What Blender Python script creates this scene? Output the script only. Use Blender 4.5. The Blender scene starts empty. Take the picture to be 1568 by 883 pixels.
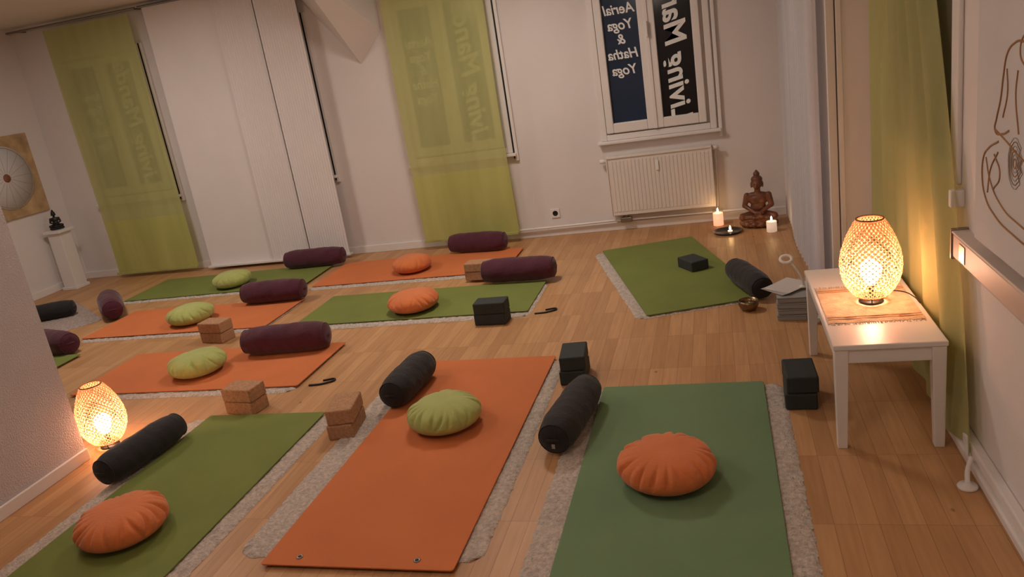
import bpy, bmesh, math, random
from mathutils import Vector, Matrix, Euler
random.seed(4)
sc=bpy.context.scene
COL=sc.collection

# ---------------------------------------------------------------- helpers
def lin(c):
    c=c/255.0
    return c/12.92 if c<=0.04045 else ((c+0.055)/1.055)**2.4
def rgb(t): return (lin(t[0]),lin(t[1]),lin(t[2]),1)
def sock(node,name,val):
    if name in node.inputs: node.inputs[name].default_value=val
def mat(name,col,rough=.6,var=.12,nscale=8,bump=0,bscale=60,spec=.4,metal=0,stretch=(1,1,1),coat=0,sheen=0):
    m=bpy.data.materials.new(name);m.use_nodes=True
    nt=m.node_tree;b=nt.nodes["Principled BSDF"]
    tc=nt.nodes.new("ShaderNodeTexCoord");mp=nt.nodes.new("ShaderNodeMapping");mp.inputs["Scale"].default_value=stretch
    nt.links.new(tc.outputs["Object"],mp.inputs[0])
    n=nt.nodes.new("ShaderNodeTexNoise");n.inputs["Scale"].default_value=nscale;n.inputs["Detail"].default_value=4
    nt.links.new(mp.outputs[0],n.inputs["Vector"])
    r=nt.nodes.new("ShaderNodeValToRGB")
    c=rgb(col)
    r.color_ramp.elements[0].position=.3;r.color_ramp.elements[1].position=.7
    r.color_ramp.elements[0].color=(c[0]*(1-var),c[1]*(1-var),c[2]*(1-var),1)
    r.color_ramp.elements[1].color=(min(1,c[0]*(1+var)),min(1,c[1]*(1+var)),min(1,c[2]*(1+var)),1)
    nt.links.new(n.outputs["Fac"],r.inputs[0]);nt.links.new(r.outputs[0],b.inputs["Base Color"])
    b.inputs["Roughness"].default_value=rough;b.inputs["Metallic"].default_value=metal
    sock(b,"Specular IOR Level",spec);sock(b,"Coat Weight",coat);sock(b,"Sheen Weight",sheen)
    if bump:
        n2=nt.nodes.new("ShaderNodeTexNoise");n2.inputs["Scale"].default_value=bscale;n2.inputs["Detail"].default_value=3
        nt.links.new(mp.outputs[0],n2.inputs["Vector"])
        bp=nt.nodes.new("ShaderNodeBump");bp.inputs["Strength"].default_value=bump;bp.inputs["Distance"].default_value=.01
        nt.links.new(n2.outputs["Fac"],bp.inputs["Height"]);nt.links.new(bp.outputs[0],b.inputs["Normal"])
    return m
def emat(name,col,strength):
    m=bpy.data.materials.new(name);m.use_nodes=True;b=m.node_tree.nodes["Principled BSDF"]
    b.inputs["Base Color"].default_value=col
    b.inputs["Emission Color"].default_value=col;b.inputs["Emission Strength"].default_value=strength
    return m
def link(o,parent=None):
    COL.objects.link(o)
    if parent is not None: o.parent=parent
    return o
def empty(name,loc=(0,0,0),rz=0):
    e=bpy.data.objects.new(name,None);e.empty_display_size=.1;e.location=loc;e.rotation_euler=(0,0,rz);return link(e)
def fin(bm,name,m,parent=None,loc=(0,0,0),rot=(0,0,0),smooth=False):
    me=bpy.data.meshes.new(name);bmesh.ops.recalc_face_normals(bm,faces=bm.faces[:]);bm.to_mesh(me);bm.free()
    if smooth:
        for p in me.polygons:p.use_smooth=True
    for mm in (m if isinstance(m,(list,tuple)) else [m]): me.materials.append(mm)
    o=bpy.data.objects.new(name,me);o.location=loc;o.rotation_euler=rot
    return link(o,parent)
def bev(o,w,s=2):
    md=o.modifiers.new("b","BEVEL");md.width=w;md.segments=s;md.limit_method='ANGLE';return o
def addbox(bm,x0,x1,y0,y1,z0,z1,mi=0):
    vs=[bm.verts.new((x,y,z)) for z in (z0,z1) for y in (y0,y1) for x in (x0,x1)]
    for f in ((0,2,3,1),(4,5,7,6),(0,1,5,4),(2,6,7,3),(0,4,6,2),(1,3,7,5)):
        ff=bm.faces.new([vs[i] for i in f]);ff.material_index=mi
def box(name,x0,x1,y0,y1,z0,z1,m,parent=None,bevel=0,loc=(0,0,0),rot=(0,0,0)):
    bm=bmesh.new();addbox(bm,x0,x1,y0,y1,z0,z1);o=fin(bm,name,m,parent,loc,rot)
    if bevel:bev(o,bevel)
    return o
def addrev(bm,prof,seg=48,mi=0,c=(0,0,0)):
    rings=[]
    for r,z in prof:
        if r<1e-5: rings.append([bm.verts.new((c[0],c[1],c[2]+z))])
        else: rings.append([bm.verts.new((c[0]+r*math.cos(2*math.pi*i/seg),c[1]+r*math.sin(2*math.pi*i/seg),c[2]+z)) for i in range(seg)])
    for a,b in zip(rings,rings[1:]):
        for i in range(seg):
            j=(i+1)%seg
            if len(a)==1 and len(b)==1: continue
            if len(a)==1: f=bm.faces.new((a[0],b[i],b[j]))
            elif len(b)==1: f=bm.faces.new((a[i],a[j],b[0]))
            else: f=bm.faces.new((a[i],a[j],b[j],b[i]))
            f.material_index=mi
def rev(name,prof,m,parent=None,loc=(0,0,0),rot=(0,0,0),seg=48):
    bm=bmesh.new();addrev(bm,prof,seg);return fin(bm,name,m,parent,loc,rot,True)
def tube(name,pts,r,m,parent=None,loc=(0,0,0),cyc=False,bez=False):
    cu=bpy.data.curves.new(name,"CURVE");cu.dimensions='3D';cu.bevel_depth=r;cu.bevel_resolution=3
    if bez:
        s=cu.splines.new('BEZIER');s.bezier_points.add(len(pts)-1)
        for p,q in zip(s.bezier_points,pts): p.co=q;p.handle_left_type=p.handle_right_type='AUTO'
    else:
        s=cu.splines.new('POLY');s.points.add(len(pts)-1)
        for p,q in zip(s.points,pts): p.co=(*q,1)
    s.use_cyclic_u=cyc;cu.materials.append(m);cu.use_fill_caps=True
    o=bpy.data.objects.new(name,cu);o.location=loc;return link(o,parent)

# ---------------------------------------------------------------- materials
WALL=mat("wall_paint",(221,214,210),.85,.03,2,.08,180)
WALLG=mat("wall_paint_grey",(194,186,187),.85,.05,3,.5,140)
CEIL=mat("ceiling_paint",(216,209,203),.9,.03,2)
TRIM=mat("white_gloss_trim",(226,220,215),.4,.02,3)
WHITE=mat("white_lacquer",(226,221,217),.35,.02,3)
RADI=mat("radiator_enamel",(224,215,206),.4,.02,3)
ORG=mat("orange_mat_rubber",(200,114,64),.85,.06,3,.12,300)
GRN=mat("green_mat_rubber",(114,124,58),.85,.08,3,.12,300)
GRN2=mat("sage_green_mat_rubber",(108,134,96),.85,.06,3,.12,300)
RUG=mat("rug_fleece",(198,183,168),.95,.30,70,1.0,160,sheen=.3)
GREY=mat("grey_rug",(165,150,142),.95,.25,60,.6,150)
COR=mat("orange_cotton",(208,116,62),.85,.08,7,.25,90,sheen=.2)
CGR=mat("lime_cotton",(168,176,100),.85,.08,7,.25,90,sheen=.2)
MAR=mat("maroon_cotton",(74,24,42),.85,.15,7,.3,60,sheen=.2)
BLK=mat("charcoal_cotton",(33,30,31),.85,.15,7,.3,60,sheen=.12)
CORK=mat("cork",(174,132,98),.85,.22,90,.3,160)
FOAM=mat("dark_foam",(48,53,52),.75,.08,30,.15,200)
BAMB=mat("bamboo_trim",(150,100,60),.6,.15,20)
METAL=mat("steel",(150,145,140),.3,.05,5,metal=1)
DARKM=mat("black_metal",(22,20,20),.45,.1,5)
WOOD=mat("carved_wood",(100,58,38),.42,.35,14,.3,60,coat=.2)
BRASS=mat("bowl_bronze",(130,108,84),.3,.1,8,metal=.9)
WAX=mat("candle_wax",(240,190,150),.6,.03,5)
PLAST=mat("grey_plastic",(150,150,150),.45,.05,5)
PAPER=mat("paper",(200,194,190),.8,.03,10)
CLOTH=mat("beige_cloth",(206,180,150),.9,.24,22,.4,120)
GOLD=mat("gold_marbled_panel",(182,152,112),.6,.3,9)
LEDGE=mat("brown_grey_ledge",(190,172,162),.45,.08,6)
LEDGT=mat("ledge_top_grey",(205,192,182),.55,.05,6)
CANVAS=mat("canvas",(206,203,202),.8,.02,4,.1,200)
LINEB=mat("brown_line_paint",(150,106,66),.6,.1,12)
TXT=mat("white_vinyl",(232,232,228),.6,.02,5)
REDP=mat("brown_paint",(130,84,56),.6,.1,12)
SPOKE=mat("spoke_paint",(170,140,110),.6,.1,12)

def floor_mat():
    m=bpy.data.materials.new("oak_parquet");m.use_nodes=True;nt=m.node_tree;b=nt.nodes["Principled BSDF"]
    tc=nt.nodes.new("ShaderNodeTexCoord");mp=nt.nodes.new("ShaderNodeMapping");mp.inputs["Rotation"].default_value=(0,0,math.radians(90))
    nt.links.new(tc.outputs["Object"],mp.inputs[0])
    br=nt.nodes.new("ShaderNodeTexBrick");br.offset=.37;br.offset_frequency=1;br.squash=1
    br.inputs["Color1"].default_value=rgb((198,152,106));br.inputs["Color2"].default_value=rgb((178,132,88));br.inputs["Mortar"].default_value=rgb((144,104,68))
    br.inputs["Scale"].default_value=1;br.inputs["Brick Width"].default_value=.43;br.inputs["Row Height"].default_value=.068;br.inputs["Mortar Size"].default_value=.0010
    br.inputs["Mortar Smooth"].default_value=.3;br.inputs["Bias"].default_value=-.1
    nt.links.new(mp.outputs[0],br.inputs["Vector"])
    mp2=nt.nodes.new("ShaderNodeMapping");mp2.inputs["Scale"].default_value=(26,1.6,1);nt.links.new(tc.outputs["Object"],mp2.inputs[0])
    n=nt.nodes.new("ShaderNodeTexNoise");n.inputs["Scale"].default_value=2.2;n.inputs["Detail"].default_value=6;nt.links.new(mp2.outputs[0],n.inputs["Vector"])
    r=nt.nodes.new("ShaderNodeValToRGB");r.color_ramp.elements[0].position=.3;r.color_ramp.elements[1].position=.7
    r.color_ramp.elements[0].color=(.80,.78,.74,1);r.color_ramp.elements[1].color=(1.03,1.03,1.03,1);nt.links.new(n.outputs["Fac"],r.inputs[0])
    mx=nt.nodes.new("ShaderNodeMix");mx.data_type='RGBA';mx.blend_type='MULTIPLY';mx.inputs[0].default_value=.8
    nt.links.new(br.outputs["Color"],mx.inputs[6]);nt.links.new(r.outputs[0],mx.inputs[7])
    vo=nt.nodes.new("ShaderNodeTexVoronoi");vo.inputs["Scale"].default_value=2.6;mp3=nt.nodes.new("ShaderNodeMapping");mp3.inputs["Scale"].default_value=(1.6,1,1)
    nt.links.new(tc.outputs["Object"],mp3.inputs[0]);nt.links.new(mp3.outputs[0],vo.inputs["Vector"])
    r3=nt.nodes.new("ShaderNodeValToRGB");r3.color_ramp.elements[0].position=.015;r3.color_ramp.elements[1].position=.04
    r3.color_ramp.elements[0].color=(.45,.38,.3,1);r3.color_ramp.elements[1].color=(1,1,1,1);nt.links.new(vo.outputs["Distance"],r3.inputs[0])
    mx2=nt.nodes.new("ShaderNodeMix");mx2.data_type='RGBA';mx2.blend_type='MULTIPLY';mx2.inputs[0].default_value=1
    nt.links.new(mx.outputs[2],mx2.inputs[6]);nt.links.new(r3.outputs[0],mx2.inputs[7]);nt.links.new(mx2.outputs[2],b.inputs["Base Color"])
    b.inputs["Roughness"].default_value=.46;sock(b,"Specular IOR Level",.38)
    return m
FLOOR=floor_mat()

def sheer(name,col,transp,transl=.5,bands=0):
    m=bpy.data.materials.new(name);m.use_nodes=True;nt=m.node_tree;nt.nodes.clear()
    out=nt.nodes.new("ShaderNodeOutputMaterial")
    d=nt.nodes.new("ShaderNodeBsdfDiffuse");t=nt.nodes.new("ShaderNodeBsdfTranslucent");tr=nt.nodes.new("ShaderNodeBsdfTransparent")
    tc=nt.nodes.new("ShaderNodeTexCoord");n=nt.nodes.new("ShaderNodeTexNoise");n.inputs["Scale"].default_value=3
    mp=nt.nodes.new("ShaderNodeMapping");mp.inputs["Scale"].default_value=(3,3,.3);nt.links.new(tc.outputs["Object"],mp.inputs[0]);nt.links.new(mp.outputs[0],n.inputs["Vector"])
    r=nt.nodes.new("ShaderNodeValToRGB");c=rgb(col)
    r.color_ramp.elements[0].position=.3;r.color_ramp.elements[1].position=.7
    r.color_ramp.elements[0].color=(c[0]*.92,c[1]*.92,c[2]*.88,1);r.color_ramp.elements[1].color=(c[0]*1.06,c[1]*1.06,c[2]*1.08,1)
    nt.links.new(n.outputs["Fac"],r.inputs[0])
    nt.links.new(r.outputs[0],d.inputs[0]);nt.links.new(r.outputs[0],t.inputs[0])
    tr.inputs[0].default_value=(min(1,c[0]*1.7),min(1,c[1]*1.7),min(1,c[2]*2.6),1)
    a=nt.nodes.new("ShaderNodeMixShader");a.inputs[0].default_value=transl;nt.links.new(d.outputs[0],a.inputs[1]);nt.links.new(t.outputs[0],a.inputs[2])
    e=nt.nodes.new("ShaderNodeMixShader");e.inputs[0].default_value=transp;nt.links.new(a.outputs[0],e.inputs[1]);nt.links.new(tr.outputs[0],e.inputs[2])
    nt.links.new(e.outputs[0],out.inputs[0]);return m
LIME=sheer("lime_sheer",(194,194,134),.27,.15)
LIMED=sheer("lime_hem",(192,192,118),.14,.15)
LIMER=sheer("lime_sheer_side",(196,194,138),.12,.35)
WSHEER=sheer("white_pleated",(222,218,222),.05,.25)
WPAN=mat("white_panel_fabric",(228,222,219),.9,.02,3,.1,250)

def glassdark(name,col):
    m=mat(name,col,.12,.1,1.5,spec=.5);return m
GL1=glassdark("night_glass_blue",(34,50,72));GL2=glassdark("night_glass_black",(16,17,22));GL3=mat("night_glass_olive",(62,58,30),.5,.1,2)

# ---------------------------------------------------------------- room shell
CH=2.53; YB=6.58; XL=-6.54; XR=.80; XA=.56; YF=-1.6; YS=4.37
box("floor",XL-.1,XR+.1,YF-.1,YB+.1,-.1,0,FLOOR)
box("ceiling",XL-.1,XR+.1,YF-.1,YB+.1,CH,CH+.1,CEIL)
box("wall_back",XL-.1,XR+.1,YB,YB+.1,0,CH,WALL)
box("wall_left",XL-.1,XL,YF-.1,YB,0,CH,WALL)
box("wall_right",XR,XR+.1,YF-.1,YB,0,CH,WALL)
box("wall_right_pier",XA,XR,YS,YB,0,CH,WALL)
box("wall_front",XL,XR,YF-.1,YF,0,CH,WALL)
box("wall_partition",-3.31,-3.13,YF,2.80,0,CH,WALLG)
def baseboard(name,x0,x1,y0,y1,h=.07):
    o=box(name,x0,x1,y0,y1,0,h,TRIM,bevel=.004);return o
baseboard("baseboard_back",XL,XA,YB-.018,YB)
baseboard("baseboard_left",XL,XL+.018,YF,YB-.02)
baseboard("baseboard_partition",-3.13,-3.115,YF,2.80,.06)
bm=bmesh.new();addbox(bm,.752,.80,YF,2.93,.0,.035);addbox(bm,.765,.80,YF,2.92,.035,.075)
bev(fin(bm,"baseboard_right",TRIM),.006)
box("trim_1",.605,.63,YS-.012,YS,0,CH,TRIM,bevel=.003)
box("trim_2",.598,.602,YS-.004,YS,0,CH,DARKM)

bm=bmesh.new()
V=[bm.verts.new(p) for p in ((-2.96,6.575,1.70),(-3.58,6.575,CH),(-2.70,6.575,CH),(-3.02,5.7,CH),(-2.72,6.575,1.95))]
for f in ((0,1,3),(0,3,4),(4,3,2),(1,2,3),(0,4,2),(0,2,1)): bm.faces.new([V[i] for i in f])
fin(bm,"ceiling_beam",TRIM)

# ---------------------------------------------------------------- windows
def textobj(name,body,size,m,parent,loc,rot,scale=(1,1,1),off=.003):
    cu=bpy.data.curves.new(name,"FONT");cu.body=body;cu.size=size;cu.align_x='CENTER';cu.align_y='CENTER';cu.extrude=.0008;cu.shear=.2;cu.offset=off
    cu.materials.append(m);o=bpy.data.objects.new(name,cu);o.location=loc;o.rotation_euler=rot;o.scale=scale;return link(o,parent)
def window(name,x1,strip=True):
    w=empty(name,(x1,YB,0))
    x0=-.94
    bm=bmesh.new();T=2.2
    addbox(bm,x0,x0+.05,-.03,0,.77,T);addbox(bm,-.05,0,-.03,0,.77,T);addbox(bm,x0+.05,-.05,-.03,0,T-.05,T);addbox(bm,x0+.05,-.05,-.03,0,.77,.82)
    bev(fin(bm,"casing",TRIM,w),.006)
    for k,(a,b) in enumerate(((-.885,-.485),(-.475,-.075))):
        bm=bmesh.new();ga,gb=((-.825,-.545),(-.415,-.135))[k]
        addbox(bm,a,ga,-.045,0,.83,T-.06);addbox(bm,gb,b,-.045,0,.83,T-.06);addbox(bm,ga,gb,-.045,0,.83,.91);addbox(bm,ga,gb,-.045,0,T-.13,T-.06)
        bev(fin(bm,"sash",TRIM,w),.007)
        box("glass_pane",ga,gb,-.012,-.004,.91,T-.13,(GL1,GL2)[k],w)
    box("mullion_cover",-.495,-.465,-.055,-.045,.83,T-.06,TRIM,w,.004)
    box("sill",x0-.03,.03,-.07,0,.745,.77,TRIM,w,.006)
    box("handle",-.488,-.472,-.085,-.055,1.55,1.67,TRIM,w,.004)
    box("inner_stile",.012,.040,-.03,0,.70,T,TRIM,w,.004)
    if strip: box("dark_edge_strip",.0,.008,-.032,0,.72,T,DARKM,w)  # thin dark strip along the right casing edge
    for s,z in (("Aerial",1.79),("Yoga",1.67),("&",1.56),("Hatha",1.445),("Yoga",1.32)):
        textobj("lettering",s,.108,TXT,w,(-.685,-.015,z),(math.radians(90),0,0),(-.94,1,1),.002)
    t=textobj("lettering","Living Mandala",.235,TXT,w,(-.275,-.015,1.53),(0,0,0),(1,-1,1),.005)
    t.rotation_euler=Matrix(((0,-1,0),(0,0,-1),(1,0,0))).to_euler()
    return w
for i,x in enumerate((-5.13,-3.43,-1.71,0.0)):
    window("window_%d"%(i+1),x,i<3)

w=empty("window_5",(XR,0,0))
bm=bmesh.new();addbox(bm,-.018,0,2.95,3.03,.93,2.2);addbox(bm,-.018,0,3.95,4.03,.93,2.2);addbox(bm,-.018,0,3.03,3.95,.93,1.0);addbox(bm,-.018,0,3.03,3.95,2.12,2.2)
bev(fin(bm,"casing",TRIM,w),.006)
box("glass_pane",-.01,-.002,3.03,3.95,1.0,2.12,GL3,w)
box("latch",-.045,-.0,2.91,2.94,.86,.92,TRIM,w,.004)

# ---------------------------------------------------------------- curtains
def sheet(name,fn,nu,nv,m,parent=None,mi=None,loc=(0,0,0)):
    bm=bmesh.new();g=[[bm.verts.new(fn(u/nu,v/nv)) for u in range(nu+1)] for v in range(nv+1)]
    for v in range(nv):
        for u in range(nu):
            f=bm.faces.new((g[v][u],g[v][u+1],g[v+1][u+1],g[v+1][u]))
            if mi:f.material_index=mi(u/nu,(v+.5)/nv)
    me=bpy.data.meshes.new(name);bm.to_mesh(me);bm.free()
    for p in me.polygons:p.use_smooth=True
    for mm in (m if isinstance(m,(list,tuple)) else [m]):me.materials.append(mm)
    o=bpy.data.objects.new(name,me);o.location=loc;return link(o,parent)
def panel_curtain(x0,x1,z0,z1,y,hem,seed):
    e=empty("lime_panel_curtain",((x0+x1)/2,y,0));hw=(x1-x0)/2
    def fn(u,v):
        x=(-1+2*u)*hw;z=z0+(z1-z0)*v
        return (x+.010*math.sin(v*5+seed)*(1-v),.006*math.sin(u*17+seed)*(1-.3*v)+.012*math.sin(u*5+seed*2)+.008*math.sin(v*4+seed),z)
    sheet("sheer_cloth",fn,60,40,[LIME,LIMED],e,lambda u,v:1 if (z0+(z1-z0)*v)<hem else 0)
    box("hem_bar",-hw,hw,-.006,.006,z0-.012,z0+.012,LIMED,e,.003)
    return e
panel_curtain(-6.04,-5.07,.05,2.45,6.45,.60,1.0)
panel_curtain(-2.62,-1.74,.09,2.46,6.43,.68,2.2)
e=empty("curtain_rail",(0,6.45,2.485))
tube("rail",[(-6.45,0,0),(-4.98,0,0)],.010,METAL,e);tube("rail",[(-2.72,0,0),(-1.6,0,0)],.010,METAL,e)
for x in (-6.35,-5.02,-2.68,-1.66): tube("bracket",[(x,0,0),(x,.13,0)],.007,METAL,e)
e=empty("white_panel_curtain",(0,6.48,0))
sheet("cloth_plain",lambda u,v:(-4.93+.72*u,.003*math.sin(u*5),.04+2.44*v),20,4,WPAN,e)
def ribf(x0,x1,n,y):
    def fn(u,v):
        return (x0+(x1-x0)*u,y+(.007 if int(u*n*2)%2 else -.004),.04+2.44*v)
    return fn
sheet("cloth_ribbed",ribf(-4.20,-3.80,16,-.03),64,2,WPAN,e)
sheet("cloth_ribbed",ribf(-3.78,-3.38,16,-.05),64,2,WPAN,e)
box("bottom_bar",-4.93,-3.38,-.060,.004,.03,.045,WHITE,e)
tube("head_rail",[(-4.97,0,2.49),(-3.34,0,2.49)],.011,METAL,e)
e=empty("white_pleated_curtain",(.50,0,0))
sheet("pleats",lambda u,v:(.022*math.sin(u*2*math.pi*22)+.01*math.sin(u*9),4.42+2.02*u,.03+2.45*v),264,6,WSHEER,e)
tube("head_rail",[(0,4.42,2.49),(0,6.5,2.49)],.011,METAL,e)
e=empty("lime_side_curtain",(.752,0,0))
def sc_f(u,v):
    z=.04+2.40*v;near=2.64+.2*z+.085*z*z; far=4.28
    y=near+(far-near)*u
    return (.015*math.sin(u*2*math.pi*6+.5*math.sin(v*3))+.006*math.sin(u*31+v*2),y,z)
sheet("cloth",sc_f,150,30,LIMER,e)
tube("head_rail",[(0,3.4,2.46),(0,4.33,2.46)],.010,METAL,e)

# ---------------------------------------------------------------- radiator
e=empty("radiator",(0,6.52,0))
x0,x1=-.91,-.06;z0,z1=.145,.64
bm=bmesh.new()
addbox(bm,x0,x1,-.035,.0,z0,z1)
n=26
for i in range(n):
    a=x0+.02+(x1-x0-.04)*(i+.12)/n;b=x0+.02+(x1-x0-.04)*(i+.88)/n
    addbox(bm,a,b,-.039,-.035,z0+.03,z1-.035)
bev(fin(bm,"front_panel",RADI,e),.003)
box("top_grille",x0-.005,x1+.005,-.045,.05,z1-.012,z1+.006,RADI,e,.004)
box("side_cover",x0-.005,x0+.006,-.045,.05,z0,z1,RADI,e,.003);box("side_cover",x1-.006,x1+.005,-.045,.05,z0,z1,RADI,e,.003)
tube("pipe",[(-.82,-.0,.15),(-.82,0,.10),(-.82,.035,.09)],.010,METAL,e);tube("pipe",[(-.78,0,.15),(-.78,0,.10),(-.78,.035,.09)],.010,METAL,e)
box("valve_block",-.85,-.75,-.02,.02,.075,.12,METAL,e,.008)
rev("thermostat",[(0,0),(.018,0),(.02,.02),(.017,.055),(0,.06)],WHITE,e,(x0-.06,0,z1-.03),(0,math.radians(90),0),24)
rev("end_cap",[(0,0),(.016,0),(.016,.06),(0,.06)],WHITE,e,(x1,0,z1-.02),(0,math.radians(90),0),24)
box("evaporator_label",-.51,-.485,-.052,-.043,.50,.58,TXT,e,.002)
tube("riser",[(x1+.03,.03,.62),(x1+.03,.035,.35),(x1+.02,.035,.12),(x1,.03,.10)],.008,RADI,e)
e=empty("wall_socket",(-1.42,YB,.2));box("plate",-.04,.04,-.012,0,-.04,.04,TRIM,e,.004)
rev("recess",[(0,0),(.02,0),(.022,.002),(.024,.0)],DARKM,e,(0,-.0125,0),(math.radians(90),0,0),24)
tube("heating_pipe",[(-1.8,6.53,.085),(-1.2,6.53,.09),(-.9,6.53,.095),(-.2,6.53,.09),(.2,6.53,.085)],.010,TRIM)

# ---------------------------------------------------------------- mats and rugs
def rrect(w,l,r,n=6):
    pts=[]
    for cx,cy,a0 in ((w/2-r,l/2-r,0),(-w/2+r,l/2-r,90),(-w/2+r,-l/2+r,180),(w/2-r,-l/2+r,270)):
        for i in range(n+1):
            a=math.radians(a0+90*i/n);pts.append((cx+r*math.cos(a),cy+r*math.sin(a)))
    return pts
def slab(name,c,w,l,rz,z0,z1,r,m,parent=None):
    bm=bmesh.new();P=rrect(w,l,r)
    a=[bm.verts.new((x,y,0)) for x,y in P];b=[bm.verts.new((x,y,z1-z0)) for x,y in P]
    bm.faces.new(a[::-1]);bm.faces.new(b)
    for i in range(len(P)): bm.faces.new((a[i],a[(i+1)%len(P)],b[(i+1)%len(P)],b[i]))
    o=fin(bm,name,m,parent,(c[0],c[1],z0),(0,0,rz));bev(o,min(.003,(z1-z0)*.3),2);return o
def fleece(name,c,w,l,rz,h,m=None):
    bm=bmesh.new();d=.014;nx=int(w/d);ny=int(l/d);R=.07
    def prof(x,y):
        ex=w/2-abs(x);ey=l/2-abs(y)
        dd=min(ex,ey)
        if ex<R and ey<R: dd=R-math.hypot(R-ex,R-ey)
        return dd
    def mv(i,j):
        x=-w/2+w*i/nx;y=-l/2+l*j/ny
        ex=w/2-abs(x);ey=l/2-abs(y)
        if ex<R and ey<R:
            q=math.hypot(R-ex,R-ey)
            if q>R:
                s=R/q;x=math.copysign(w/2-R+(R-ex)*s,x);y=math.copysign(l/2-R+(R-ey)*s,y)
        edge= prof(x,y)<.006
        z=.001 if edge else h*(.70+random.uniform(-.32,.25))
        return bm.verts.new((x+random.uniform(-.005,.005),y+random.uniform(-.005,.005),z))
    g=[[mv(i,j) for i in range(nx+1)] for j in range(ny+1)]
    for j in range(ny):
        for i in range(nx):
            bm.faces.new((g[j][i],g[j][i+1],g[j+1][i+1],g[j+1][i]))
    return fin(bm,name,m or RUG,None,(c[0],c[1],0),(0,0,rz),True)
MT=.012
def yoga(c,w,l,rz,m,rug=None):
    if rug: fleece("rug_under_mat",rug[0],rug[1],rug[2],rug[3],.012)
    return slab("yoga_mat",c,w,l,rz,MT,MT+.006,.012,m)
def rc(x0,x1,y0,y1): return ((x0+x1)/2,(y0+y1)/2),x1-x0,y1-y0
c,w_,l_=rc(-2.69,-2.01,1.35,3.2);yoga(c,w_,l_,0,GRN,((-2.36,2.25),.86,1.86,0))
c,w_,l_=rc(-1.66,-.93,2.01,3.79)
m2=yoga(c,w_,l_,math.radians(-.5),ORG,((-1.335,2.91),.95,1.68,0));M2L=l_
c,w_,l_=rc(-.61,.12,1.55,3.37);yoga(c,w_,l_,0,GRN2,((-.255,2.44),.92,1.86,0))
yoga((-.365,5.195),.71,1.60,math.radians(16.7),GRN,((-.41,5.16),.74,1.58,math.radians(17)))
yoga((-2.10,4.87),1.70,.64,0,GRN,((-2.06,4.82),1.66,.68,0))
yoga((-2.48,5.85),1.66,.68,0,ORG,((-2.50,5.80),1.66,.70,0))
yoga((-4.32,5.87),1.78,.64,math.radians(1.5),GRN,((-4.34,5.83),1.78,.66,math.radians(1.5)))
yoga((-4.0,4.89),1.60,.62,0,ORG,((-4.0,4.85),1.60,.64,0))
yoga((-3.15,3.86),1.58,.64,0,ORG,((-3.13,3.81),1.52,.66,0))
yoga((-5.3,3.93),1.6,.64,0,GRN,((-5.3,3.90),1.56,.66,0))
fleece("grey_rug",(-5.7,5.18),1.2,.62,math.radians(-36),.012,GREY)
for gx in (-.23,.22):
    bm=bmesh.new()
    addrev(bm,[(.006,.0062),(.012,.0062),(.013,.008),(.009,.0095),(.006,.008),(.006,.0062)],20)
    fin(bm,"grommet",METAL,m2,(gx,-M2L/2+.045,0),(0,0,0),True)
    rev("grommet_hole",[(0,.0064),(.006,.0064)],DARKM,m2,(gx,-M2L/2+.045,0),(0,0,0),16)
ZM=MT+.006

# ---------------------------------------------------------------- cushions
def zafu(x,y,m,r=.18,h=.135,rz=0,seed=0):
    rnd=random.Random(seed);bm=bmesh.new();NS=288;NP=44
    n=22;an=[];a=0
    for i in range(n):
        a+=rnd.uniform(.6,1.4);an.append(a)
    an=[2*math.pi*q/a for q in an];dp=[rnd.uniform(.35,1.0)*(1.0 if rnd.random()>.25 else .3) for _ in an];tw=[rnd.uniform(-.25,.25) for _ in an]
    ph=[rnd.uniform(0,6.28) for _ in range(6)]
    def pleat(aa,t):
        s=0
        for q,dd,w in zip(an,dp,tw):
            da=(aa-q-w*(t-.2)+math.pi)%(2*math.pi)-math.pi
            s+=dd*math.exp(-(da/.055)**2)
        return s
    rings=[]
    for k in range(NP+1):
        t=-math.pi/2+math.pi*k/NP
        cr=abs(math.cos(t))**.66;sz=math.copysign(abs(math.sin(t))**.92,math.sin(t))
        if k in (0,NP): rings.append([bm.verts.new((0,0,h/2+h/2*sz-(.004 if k else 0)))]);continue
        ring=[];side=math.exp(-((t-.28)/.52)**2)
        for i in range(NS):
            a=2*math.pi*i/NS
            pl=-pleat(a,t)+.15*math.sin(9*a+ph[3])
            top=1 if t>0 else 0
            rr=r*cr*(1+.015*math.sin(2*a+ph[4]))+.014*side*pl
            zz=h/2+h/2*sz+.004*math.sin(3*a+ph[5])*cr*top+.012*math.exp(-((t-.55)/.38)**2)*pl*top
            ring.append(bm.verts.new((rr*math.cos(a),rr*math.sin(a),max(zz,0))))
        rings.append(ring)
    for a,b in zip(rings,rings[1:]):
        for i in range(NS):
            j=(i+1)%NS
            if len(a)==1: bm.faces.new((a[0],b[i],b[j]))
            elif len(b)==1: bm.faces.new((a[i],a[j],b[0]))
            else: bm.faces.new((a[i],a[j],b[j],b[i]))
    return fin(bm,"meditation_cushion",m,None,(x,y,ZM),(0,0,rz),True)
CU=[(-2.37,2.17,COR,.178),(-1.30,3.03,CGR,.176),(-.27,2.56,COR,.182),(-3.18,3.80,CGR,.174),(-3.96,4.81,CGR,.176),(-4.2,5.74,CGR,.166),(-2.49,5.74,COR,.165),(-2.10,4.74,COR,.18)]
for i,(x,y,m,r) in enumerate(CU): zafu(x,y,m,r,.128 if i!=1 else .125,i*.9,i)

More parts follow.
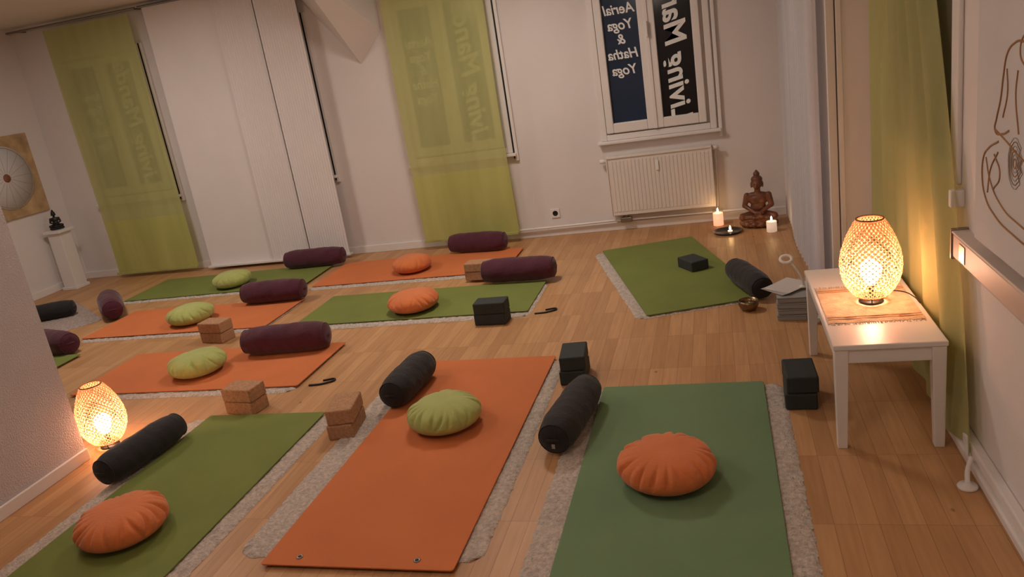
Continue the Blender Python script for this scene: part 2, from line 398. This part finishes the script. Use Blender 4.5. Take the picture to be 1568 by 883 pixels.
# ---------------------------------------------------------------- bolsters
def bolster(x,y,ang,m,L=.60,r=.095,z=None,seed=0,tag=True):
    rnd=random.Random(seed);e=empty("yoga_bolster",(x,y,(ZM if z is None else z)),math.radians(ang))
    bm=bmesh.new();NS=72;NL=70;rings=[]
    p1,p2=rnd.uniform(0,6),rnd.uniform(0,6)
    prof=[]
    for k in range(NL+1):
        s=-1+2*k/NL;prof.append((s*L/2,r*(1-.20*abs(s)**5)))
    prof=[(-L/2-.018,.0),(-L/2-.018,r*.35),(-L/2-.014,r*.64),(-L/2-.004,r*.76)]+prof+[(L/2+.004,r*.76),(L/2+.014,r*.64),(L/2+.018,r*.35),(L/2+.018,0)]
    for px,pr_ in prof:
        if pr_<1e-6: rings.append([bm.verts.new((px,0,r))]);continue
        ring=[]
        for i in range(NS):
            a=2*math.pi*i/NS
            q=pr_*(1+.018*math.sin(2*a+p1+px*6)+.012*math.sin(5*a+px*22+p2)+.008*math.sin(px*48+3*a)+.006*math.sin(px*90-2*a+p1))
            zz=r*.94+q*math.sin(a);ring.append(bm.verts.new((px,q*1.04*math.cos(a),max(zz,0.0))))
        rings.append(ring)
    for a,b in zip(rings,rings[1:]):
        for i in range(NS):
            j=(i+1)%NS
            if len(a)==1: bm.faces.new((a[0],b[i],b[j]))
            elif len(b)==1: bm.faces.new((a[i],a[j],b[0]))
            else: bm.faces.new((a[i],a[j],b[j],b[i]))
    fin(bm,"cover",m,e,(0,0,0),(0,0,0),True)
    for s in (-1,1):
        pts=[(s*(L/2+.002),r*.81*math.cos(t*math.pi/12),r*.94+r*.79*math.sin(t*math.pi/12)) for t in range(24)]
        tube("piping",pts,.0035,m,e,(0,0,0),True)
        tube("handle_strap",[(s*(L/2+.014),-.03,r*.95),(s*(L/2+.026),-.012,r*1.0),(s*(L/2+.026),.012,r*1.0),(s*(L/2+.014),.03,r*.95)],.005,m,e)
        if tag: box("tag",min(s*(L/2+.019),s*(L/2+.0205)),max(s*(L/2+.019),s*(L/2+.0205)),-.007,.007,r*.50,r*.75,PLAST,e)
    return e
bolster(-3.61,6.18,2,MAR,.55,.085,seed=1,tag=False)
bolster(-2.05,6.20,-5,MAR,.49,.085,seed=2,tag=False)
bolster(-1.46,5.24,-3,MAR,.52,.089,seed=3,tag=False)
bolster(-3.45,5.18,3,MAR,.50,.089,seed=4,tag=False)
bolster(-2.715,4.08,5,MAR,.54,.092,seed=5,tag=False)
bolster(-1.615,3.40,86,BLK,.39,.082,seed=6,tag=False)
bolster(-.695,2.99,82,BLK,.48,.080,z=.010,seed=7)
bolster(-2.745,2.755,83,BLK,.45,.075,z=.012,seed=8,tag=False)
bolster(.115,4.70,-72,BLK,.45,.076,z=.014,seed=9,tag=False)
bolster(-5.03,5.2,-46,MAR,.52,.092,z=.012,seed=10,tag=False)
bolster(-4.86,4.36,-15,MAR,.50,.092,z=.0,seed=11,tag=False)
bolster(-5.72,5.16,24,BLK,.50,.072,z=.012,seed=12,tag=False)

# ---------------------------------------------------------------- blocks
def blocks(name,x,y,ang,m,n=2,w=.205,d=.128,h=.073,z=0):
    e=empty(name,(x,y,z),math.radians(ang))
    for i in range(n):
        box("block",-w/2,w/2,-d/2,d/2,0,h,m,e,.007,(0.004*(i),-.003*i,i*(h+.001)),(0,0,math.radians(3*i)))
    return e
blocks("cork_yoga_blocks",-1.81,3.04,98,CORK)
blocks("cork_yoga_blocks",-2.52,3.29,-11,CORK,2,.19)
blocks("cork_yoga_blocks",-3.46,4.41,-12,CORK,2,.2)
blocks("cork_yoga_blocks",-1.80,5.37,-8,CORK,2,.2,.12,.066,ZM)
blocks("foam_yoga_blocks",-1.45,4.43,-3,FOAM)
blocks("foam_yoga_blocks",-.775,3.54,92,FOAM)
blocks("foam_yoga_blocks",.26,3.21,88,FOAM)
blocks("foam_yoga_blocks",-.225,5.215,-58,FOAM,1,.19,.13,.07,ZM)
# strap loops lying by two mats
for sx,sy in ((-2.30,3.56),(-1.20,4.52)):
    tube("yoga_strap_loop",[(sx,sy,.006),(sx+.09,sy+.02,.006),(sx+.13,sy+.07,.006),(sx+.06,sy+.06,.006)],.005,DARKM,bez=True)

# ---------------------------------------------------------------- table
TB=empty("white_side_table",(0,0,0))
X0,X1,Y0,Y1,TH=.345,.722,2.78,3.71,.42
box("top",X0,X1,Y0,Y1,TH-.02,TH,WHITE,TB,.004)
box("apron_front",X0+.02,X1-.02,Y0+.012,Y0+.03,TH-.075,TH-.02,WHITE,TB,.002);box("apron_back",X0+.02,X1-.02,Y1-.03,Y1-.012,TH-.075,TH-.02,WHITE,TB,.002)
box("apron_left",X0+.012,X0+.03,Y0+.02,Y1-.02,TH-.075,TH-.02,WHITE,TB,.002);box("apron_right",X1-.03,X1-.012,Y0+.02,Y1-.02,TH-.075,TH-.02,WHITE,TB,.002)
for i,(lx,ly,sx,sy) in enumerate(((X0+.028,Y0+.028,-1,-1),(X1-.028,Y0+.028,1,-1),(X0+.028,Y1-.028,-1,1),(X1-.028,Y1-.028,1,1))):
    bm=bmesh.new();top=[];bot=[]
    for dx,dy in ((-1,-1),(1,-1),(1,1),(-1,1)):
        top.append(bm.verts.new((lx+dx*.024,ly+dy*.024,TH-.02)));bot.append(bm.verts.new((lx+sx*.004+dx*.017,ly+sy*.004+dy*.017,0)))
    bm.faces.new(top);bm.faces.new(bot[::-1])
    for k in range(4): bm.faces.new((bot[k],bot[(k+1)%4],top[(k+1)%4],top[k]))
    bev(fin(bm,"leg_%d"%(i+1),WHITE,TB),.003)
RC=empty("table_runner_cloth",(.53,3.21,TH))
sheet("cloth",lambda u,v:(-.17+.34*u,-.21+.42*v,.002+.0008*math.sin(u*21)+.0007*math.sin(v*17)),30,30,CLOTH,RC)
bm=bmesh.new()
for i in range(46):
    x=-.168+.336*i/45
    for s in (-1,1):
        L=random.uniform(.012,.022);a=random.uniform(-.004,.004)
        ys=sorted((s*.21,s*(.21+L)));addbox(bm,x-.0012+a,x+.0012+a,ys[0],ys[1],.001,.0028)
fin(bm,"fringe",CLOTH,RC)
bm=bmesh.new()
for yy in (-.17,-.15,.15,.17): addbox(bm,-.168,.168,yy-.004,yy+.004,.0032,.0040)
fin(bm,"woven_stripes",mat("cloth_stripe",(170,128,90),.9,.3,60),RC)

# ---------------------------------------------------------------- woven lamps
def strandmat():
    m=bpy.data.materials.new("bamboo_weave");m.use_nodes=True;nt=m.node_tree;nt.nodes.clear()
    out=nt.nodes.new("ShaderNodeOutputMaterial");d=nt.nodes.new("ShaderNodeBsdfDiffuse");t=nt.nodes.new("ShaderNodeBsdfTranslucent")
    tc=nt.nodes.new("ShaderNodeTexCoord");n=nt.nodes.new("ShaderNodeTexNoise");n.inputs["Scale"].default_value=30;nt.links.new(tc.outputs["Object"],n.inputs["Vector"])
    r=nt.nodes.new("ShaderNodeValToRGB");r.color_ramp.elements[0].color=rgb((222,160,118));r.color_ramp.elements[1].color=rgb((246,198,156));nt.links.new(n.outputs["Fac"],r.inputs[0])
    nt.links.new(r.outputs[0],d.inputs[0]);nt.links.new(r.outputs[0],t.inputs[0])
    a=nt.nodes.new("ShaderNodeMixShader");a.inputs[0].default_value=.24;nt.links.new(d.outputs[0],a.inputs[1]);nt.links.new(t.outputs[0],a.inputs[2])
    nt.links.new(a.outputs[0],out.inputs[0]);return m
STR=strandmat()
BULB=emat("lit_bulb",(1,.60,.37,1),92)
def lamp(x,y,z,rz=0,RS=1.0,HT=.345):
    e=empty("woven_bamboo_lamp",(x,y,z),rz);H0,H1=.024,HT
    def R(t):
        return RS*(.050+.066*math.sin(math.pi*min(1,max(0,t))**.80)**.85)
    bm=bmesh.new()
    NSt=30;N=44
    for fam in (1,-1):
        for s in range(NSt):
            a0=2*math.pi*s/NSt
            prev=None
            for k in range(N+1):
                t=k/N;a=a0+fam*t*math.pi*1.0;zz=H0+(H1-H0)*t
                wv=.0016*math.sin(k*math.pi*.75+s*math.pi)*fam
                rr=R(t)+wv+fam*.0006
                wd=.0036*min(1,rr/.09+.2)
                da=wd/rr
                p=[bm.verts.new((rr*math.cos(a-da),rr*math.sin(a-da),zz)),bm.verts.new((rr*math.cos(a+da),rr*math.sin(a+da),zz))]
                if prev: bm.faces.new((prev[0],prev[1],p[1],p[0]))
                prev=p
    fin(bm,"woven_shade",STR,e,(0,0,0),(0,0,0),True)
    for t,rr in ((0,R(0)),(1,R(1))):
        zz=H0+(H1-H0)*t
        tube("rim",[(rr*math.cos(q*math.pi/16),rr*math.sin(q*math.pi/16),zz) for q in range(32)],.0035,BAMB,e,(0,0,0),True)
    rev("base_plate",[(0,.0),(.045,.0),(.047,.004),(.045,.008),(.012,.01),(.010,.05),(.014,.052),(.014,.07),(0,.072)],DARKM,e)
    for q in range(3):
        a=q*2*math.pi/3+.4
        tube("foot",[(0.03*math.cos(a),.03*math.sin(a),.006),(.06*math.cos(a),.06*math.sin(a),.014),(.054*math.cos(a),.054*math.sin(a),.028)],.002,DARKM,e)
    rev("bulb",[(0,.072),(.016,.075),(.022,.088),(.036,.112),(.041,.135),(.036,.158),(.020,.174),(0,.179)],BULB,e,seg=24)
    return e
l1=lamp(.55,3.22,TH+.004)
tube("cable",[(.045,.02,.004),(.10,.10,.004),(.13,.09,.003),(.160,.02,.003),(.166,-.06,.003)],.0022,DARKM,l1,bez=True)
l2=lamp(-3.11,2.93,0,.7,1.0,.34)
tube("cable",[(.03,.0,.004),(.10,-.10,.004),(.06,-.17,.004),(.0,-.12,.004)],.003,DARKM,l2,bez=True)

# ---------------------------------------------------------------- buddha statues
def figure(name,loc,H,m,rz=0):
    e=empty(name,loc,rz)
    bm=bmesh.new()
    def ell(c,s,rot=(0,0,0)):
        M=Matrix.Translation(Vector(c)*H)@Euler(rot).to_matrix().to_4x4()@Matrix.Diagonal((s[0]*H,s[1]*H,s[2]*H,1))
        bmesh.ops.create_icosphere(bm,subdivisions=3,radius=1,matrix=M)
    def limb(a,b,r1,r2):
        a=Vector(a);b=Vector(b)
        for i in range(9):
            t=i/8;p=a.lerp(b,t);r=r1+(r2-r1)*t;ell(p,(r,r,r))
    ell((0,0,.05),(.31,.22,.05));ell((0,0,.11),(.28,.19,.05))
    for q in range(14):
        a=2*math.pi*q/14; ell((.28*math.cos(a),.19*math.sin(a),.07),(.05,.05,.055))
    limb((.06,.02,.21),(.26,-.06,.19),.085,.07);limb((-.06,.02,.21),(-.26,-.06,.19),.085,.07)
    limb((.26,-.06,.18),(-.06,-.16,.185),.055,.04);limb((-.26,-.06,.18),(.06,-.15,.20),.055,.04)
    ell((0,.02,.33),(.135,.09,.15));ell((0,.02,.48),(.165,.09,.12));ell((0,.02,.56),(.185,.07,.055))
    limb((.18,.02,.55),(.225,-.01,.38),.055,.045);limb((-.18,.02,.55),(-.225,-.01,.38),.055,.045)
    limb((.225,-.01,.38),(.05,-.13,.28),.043,.03);limb((-.225,-.01,.38),(-.05,-.13,.28),.043,.03)
    ell((0,-.14,.275),(.075,.035,.028))
    limb((0,.02,.59),(0,.01,.68),.055,.05)
    ell((0,0,.77),(.09,.10,.11));ell((0,-.02,.73),(.065,.075,.06))
    ell((0,.01,.83),(.098,.10,.075));ell((0,.01,.925),(.055,.055,.05));ell((0,.01,.975),(.022,.022,.025))
    ell((.095,.0,.74),(.015,.025,.055));ell((-.095,.0,.74),(.015,.025,.055))
    ell((0,-.105,.75),(.014,.018,.03));ell((0,-.093,.705),(.03,.014,.008));ell((.035,-.09,.775),(.022,.012,.008));ell((-.035,-.09,.775),(.022,.012,.008))
    o=fin(bm,"carved_body",m,e)
    rm=o.modifiers.new("r","REMESH");rm.mode='VOXEL';rm.voxel_size=.010*H;rm.use_smooth_shade=True
    sm=o.modifiers.new("s","SMOOTH");sm.factor=.5;sm.iterations=1
    return e
figure("buddha_statue",(.265,6.27,0),.45,WOOD,math.radians(-8))
rev("candle_tray",[(0,.004),(.095,.004),(.11,.018),(.113,.018),(.10,.0),(0,.0)],mat("black_tray",(40,38,40),.25,.05,5),None,(.02,6.15,0))
GLASSM=bpy.data.materials.new("clear_jar_glass");GLASSM.use_nodes=True
nt=GLASSM.node_tree;b=nt.nodes["Principled BSDF"];nt.nodes.remove(b);t=nt.nodes.new("ShaderNodeBsdfTransparent");g=nt.nodes.new("ShaderNodeBsdfGlossy");g.inputs["Roughness"].default_value=.05
mx=nt.nodes.new("ShaderNodeMixShader");mx.inputs[0].default_value=.07;nt.links.new(t.outputs[0],mx.inputs[1]);nt.links.new(g.outputs[0],mx.inputs[2]);nt.links.new(mx.outputs[0],nt.nodes["Material Output"].inputs[0])
t.inputs[0].default_value=(.97,.97,.97,1)
FL=emat("flame",(1,.62,.25,1),90)
WAXG=emat("glowing_wax",(1,.50,.30,1),1.0)
WAXW=emat("warm_white_wax",(1,.74,.56,1),.45)
def candle(name,x,y,z,r,h,jar=True,wax=WAXG,fill=.72):
    e=empty(name,(x,y,z))
    if jar: rev("glass_jar",[(0,.001),(r,.001),(r,h),(r-.002,h),(r-.002,.004)],GLASSM,e,seg=32)
    wh=h*fill if jar else h
    rev("wax",[(0,.006),(r*.90,.006),(r*.90,wh),(r*.7,wh-.004),(0,wh-.006)],wax,e,seg=32)
    rev("wick",[(0,wh-.006),(.0012,wh-.006),(.001,wh+.006),(0,wh+.006)],DARKM,e,seg=8)
    rev("flame",[(0,wh+.004),(.006,wh+.010),(.007,wh+.018),(.004,wh+.030),(0,wh+.040)],FL,e,seg=12)
    return e
candle("jar_candle",-.045,6.40,.0,.045,.15)
candle("jar_candle",.345,6.05,0,.042,.115,True,WAXW,.75)
candle("tealight",.04,6.12,.006,.02,.018,False,WAXW)

# ---------------------------------------------------------------- bowl, boxes, papers, ring lamp, cup
rev("singing_bowl",[(0,.0),(.025,.0),(.045,.012),(.056,.035),(.055,.06),(.052,.061),(.052,.036),(.042,.017),(0,.007)],BRASS,None,(.10,4.36,0))
e=empty("stacked_plastic_boxes",(.325,4.24,0),math.radians(-6))
for i in range(4):
    bm=bmesh.new();z=i*.034
    addbox(bm,-.075,.075,-.09,.09,z,z+.024);addbox(bm,-.079,.079,-.094,.094,z+.025,z+.032)
    bev(fin(bm,"box",PLAST,e,(0,0,0),(0,0,math.radians((i%2)*3))),.003)
e=empty("paper_sheets",(.30,4.30,.1385),math.radians(38))
for i in range(3):
    sheet("sheet",lambda u,v:(-.1+.2*u,-.085+.17*v,.002+i*.003+.008*u*u),10,6,PAPER,e,loc=(.006*i,0,0)).rotation_euler=(0,0,math.radians(4*i))
e=empty("ring_reading_lamp",(.39,4.27,.148))
rev("foot",[(0,0),(.022,0),(.022,.006),(.006,.009),(0,.009)],WHITE,e,seg=24)
tube("gooseneck",[(0,0,.005),(-.005,0,.05),(-.03,.01,.10),(-.055,.02,.135)],.007,WHITE,e,bez=True)
tube("ring_head",[(-.08+.030*math.cos(q*math.pi/10),.03+.016*math.sin(q*math.pi/10),.155+.016*math.sin(q*math.pi/10)) for q in range(20)],.009,WHITE,e,cyc=True)
rev("white_cup",[(0,0),(.022,0),(.028,.035),(.025,.035),(.020,.004),(0,.004)],WHITE,None,(.43,4.10,0),seg=28)

# ---------------------------------------------------------------- wall mandala, pedestal with figure
e=empty("mandala_wall_panel",(XL,5.99,1.185))
box("panel",.0,.022,-.375,.375,-.385,.385,GOLD,e,.004)
rev("disc",[(0,.0),(.30,.0),(.30,.006),(0,.006)],CANVAS,e,(.022,0,0),(0,math.radians(90),0),64)
bm=bmesh.new()
for q in range(16):
    a=2*math.pi*q/16
    M=Matrix.Rotation(a,4,'X')
    b0=len(bm.verts);addbox(bm,.0285,.0295,-.0012,.0012,.05,.28);bm.verts.ensure_lookup_table()
    for v in bm.verts[b0:]: v.co=M@v.co
fin(bm,"rays",SPOKE,e)
tube("ring",[(.029,.285*math.cos(t*math.pi/32),.285*math.sin(t*math.pi/32)) for t in range(64)],.003,SPOKE,e,cyc=True)
rev("center_boss",[(0,0),(.04,0),(.036,.008),(0,.010)],REDP,e,(.028,0,0),(0,math.radians(90),0),32)
e=empty("white_pedestal",(-6.38,6.24,0))
box("shaft",-.075,.075,-.075,.075,.03,.58,WHITE,e,.004);box("cap",-.10,.10,-.10,.10,.58,.61,WHITE,e,.004);box("foot",-.09,.09,-.09,.09,0,.03,WHITE,e,.004)
figure("black_buddha_figurine",(-6.38,6.24,.61),.20,DARKM,math.radians(40))

# ---------------------------------------------------------------- line-drawing canvas + ledge on right wall
e=empty("buddha_line_drawing_canvas",(XR-.001,0,0))
box("canvas",-.05,-.0,1.70,2.63,.83,2.0,CANVAS,e,.004)
XC=-.0505;CY=2.13
def stroke(pts,r=.0026,both=True):
    tube("stroke",[(XC,CY+a,z) for a,z in pts],r,LINEB,e,bez=True)
    if both: tube("stroke",[(XC,CY-a,z) for a,z in pts],r,LINEB,e,bez=True)
stroke([(0.0,1.50),(.06,1.48),(.09,1.44),(.19,1.43),(.25,1.40),(.275,1.34),(.29,1.28),(.32,1.22),(.33,1.19),(.27,1.185),(.22,1.20)],.003)
stroke([(.25,1.36),(.24,1.30),(.27,1.23)])
stroke([(.33,1.19),(.24,1.17),(.12,1.14),(.03,1.13)])
stroke([(.17,1.36),(.18,1.30),(.15,1.20)])
stroke([(.09,1.44),(.07,1.50),(.09,1.56),(.08,1.65),(.0,1.71)])
stroke([(.30,1.16),(.38,1.13),(.42,1.10),(.43,1.04),(.40,.985),(.31,.945),(.14,.925),(.0,.92)],.003)
stroke([(.40,1.10),(.36,1.04),(.26,.985),(.12,.965),(.0,.96)])
stroke([(.30,1.13),(.36,1.07),(.38,1.00)])
stroke([(.33,1.12),(.28,1.07),(.33,1.02)])
tube("stroke",[(XC,CY+.10,1.36),(XC,CY+.16,1.41),(XC,CY+.12,1.45),(XC,CY+.08,1.40),(XC,CY+.10,1.36)],.0024,LINEB,e,bez=True)
for k,rr in enumerate((.012,.022,.032,.042,.052,.062)):
    tube("ornament_ring",[(XC,CY+.17+rr*.8*math.cos(t*math.pi/12)*(1+.15*math.sin(t*3)),1.12+rr*1.1*math.sin(t*math.pi/12)) for t in range(24)],.0015,PLAST if k%2 else LINEB,e,cyc=True)
e=empty("wall_ledge",(XR,0,0))
box("shelf_front",-.05,0,1.2,2.86,.70,.785,LEDGE,e,.006)
box("top_strip",-.053,0,1.2,2.87,.785,.793,LEDGT,e,.002)
box("end_bracket",-.055,0,2.86,2.875,.69,.80,METAL,e,.004)
box("metal_plate",-.0525,-.05,2.72,2.78,.712,.770,METAL,e,.001)
e=empty("door_stop",(.715,2.52,0))
rev("disc",[(0,0),(.030,0),(.032,.006),(.028,.012),(.012,.014),(.010,.02),(0,.02)],WHITE,e,seg=32)
tube("arm",[(0,0,.015),(.01,.04,.035),(.035,.09,.06)],.008,WHITE,e,bez=True)

# ---------------------------------------------------------------- lights
def ceiling_fill(x,y,size,power,col):  # unseen fill light at the ceiling, added with a ring around it
    e=empty("added_ceiling_fill",(x,y,CH))
    rev("fill_ring",[(size/2+.002,-.001),(size/2+.02,-.001),(size/2+.02,-.035),(size/2+.002,-.035),(size/2+.002,-.001)],WHITE,e)
    l=bpy.data.lights.new("fill_area_light",'AREA');l.energy=power;l.size=size;l.color=col;l.shape='DISK'
    o=bpy.data.objects.new("fill_area_light",l);o.location=(0,0,-.03);return link(o,e)
ceiling_fill(-1.6,4.9,.5,30,(1,.88,.80))
ceiling_fill(-4.6,4.6,.5,28,(1,.88,.80))
def fill_globe(x,y,z,r,s):  # glowing globe out of view, added to brighten walls and ceiling
    e=empty("unseen_fill_globe",(x,y,z))
    rev("fill_globe",[(r*math.sin(math.pi*k/24),-r*math.cos(math.pi*k/24)) for k in range(25)],emat("fill_globe_glow",(1,.83,.71,1),s),e)
    tube("fill_cord",[(0,0,r),(0,0,CH-z)],.004,WHITE,e)
fill_globe(-3.1,2.7,2.28,.14,34)
fill_globe(-.8,.9,2.28,.14,32)
wd=bpy.data.worlds.new("World");sc.world=wd;wd.use_nodes=True
wd.node_tree.nodes["Background"].inputs[0].default_value=(.02,.025,.04,1)

# ---------------------------------------------------------------- camera
f,p,yw,ro=1189.3,.2923,-.2843,-.158
d=Vector((math.sin(yw)*math.cos(p),math.cos(yw)*math.cos(p),-math.sin(p)))
r=Vector((math.cos(yw),-math.sin(yw),0));u=r.cross(d)
Rr=r*math.cos(ro)+u*math.sin(ro);Uu=-r*math.sin(ro)+u*math.cos(ro)
cam=bpy.data.cameras.new("camera");cam.sensor_width=36;cam.lens=f/1568*36;cam.clip_start=.05
co=bpy.data.objects.new("camera",cam);M=Matrix((Rr,Uu,-d)).transposed().to_4x4();M.translation=(0,0,1.6);co.matrix_world=M
link(co);sc.camera=co
sc.view_settings.view_transform='Standard';sc.view_settings.look='None';sc.view_settings.exposure=0
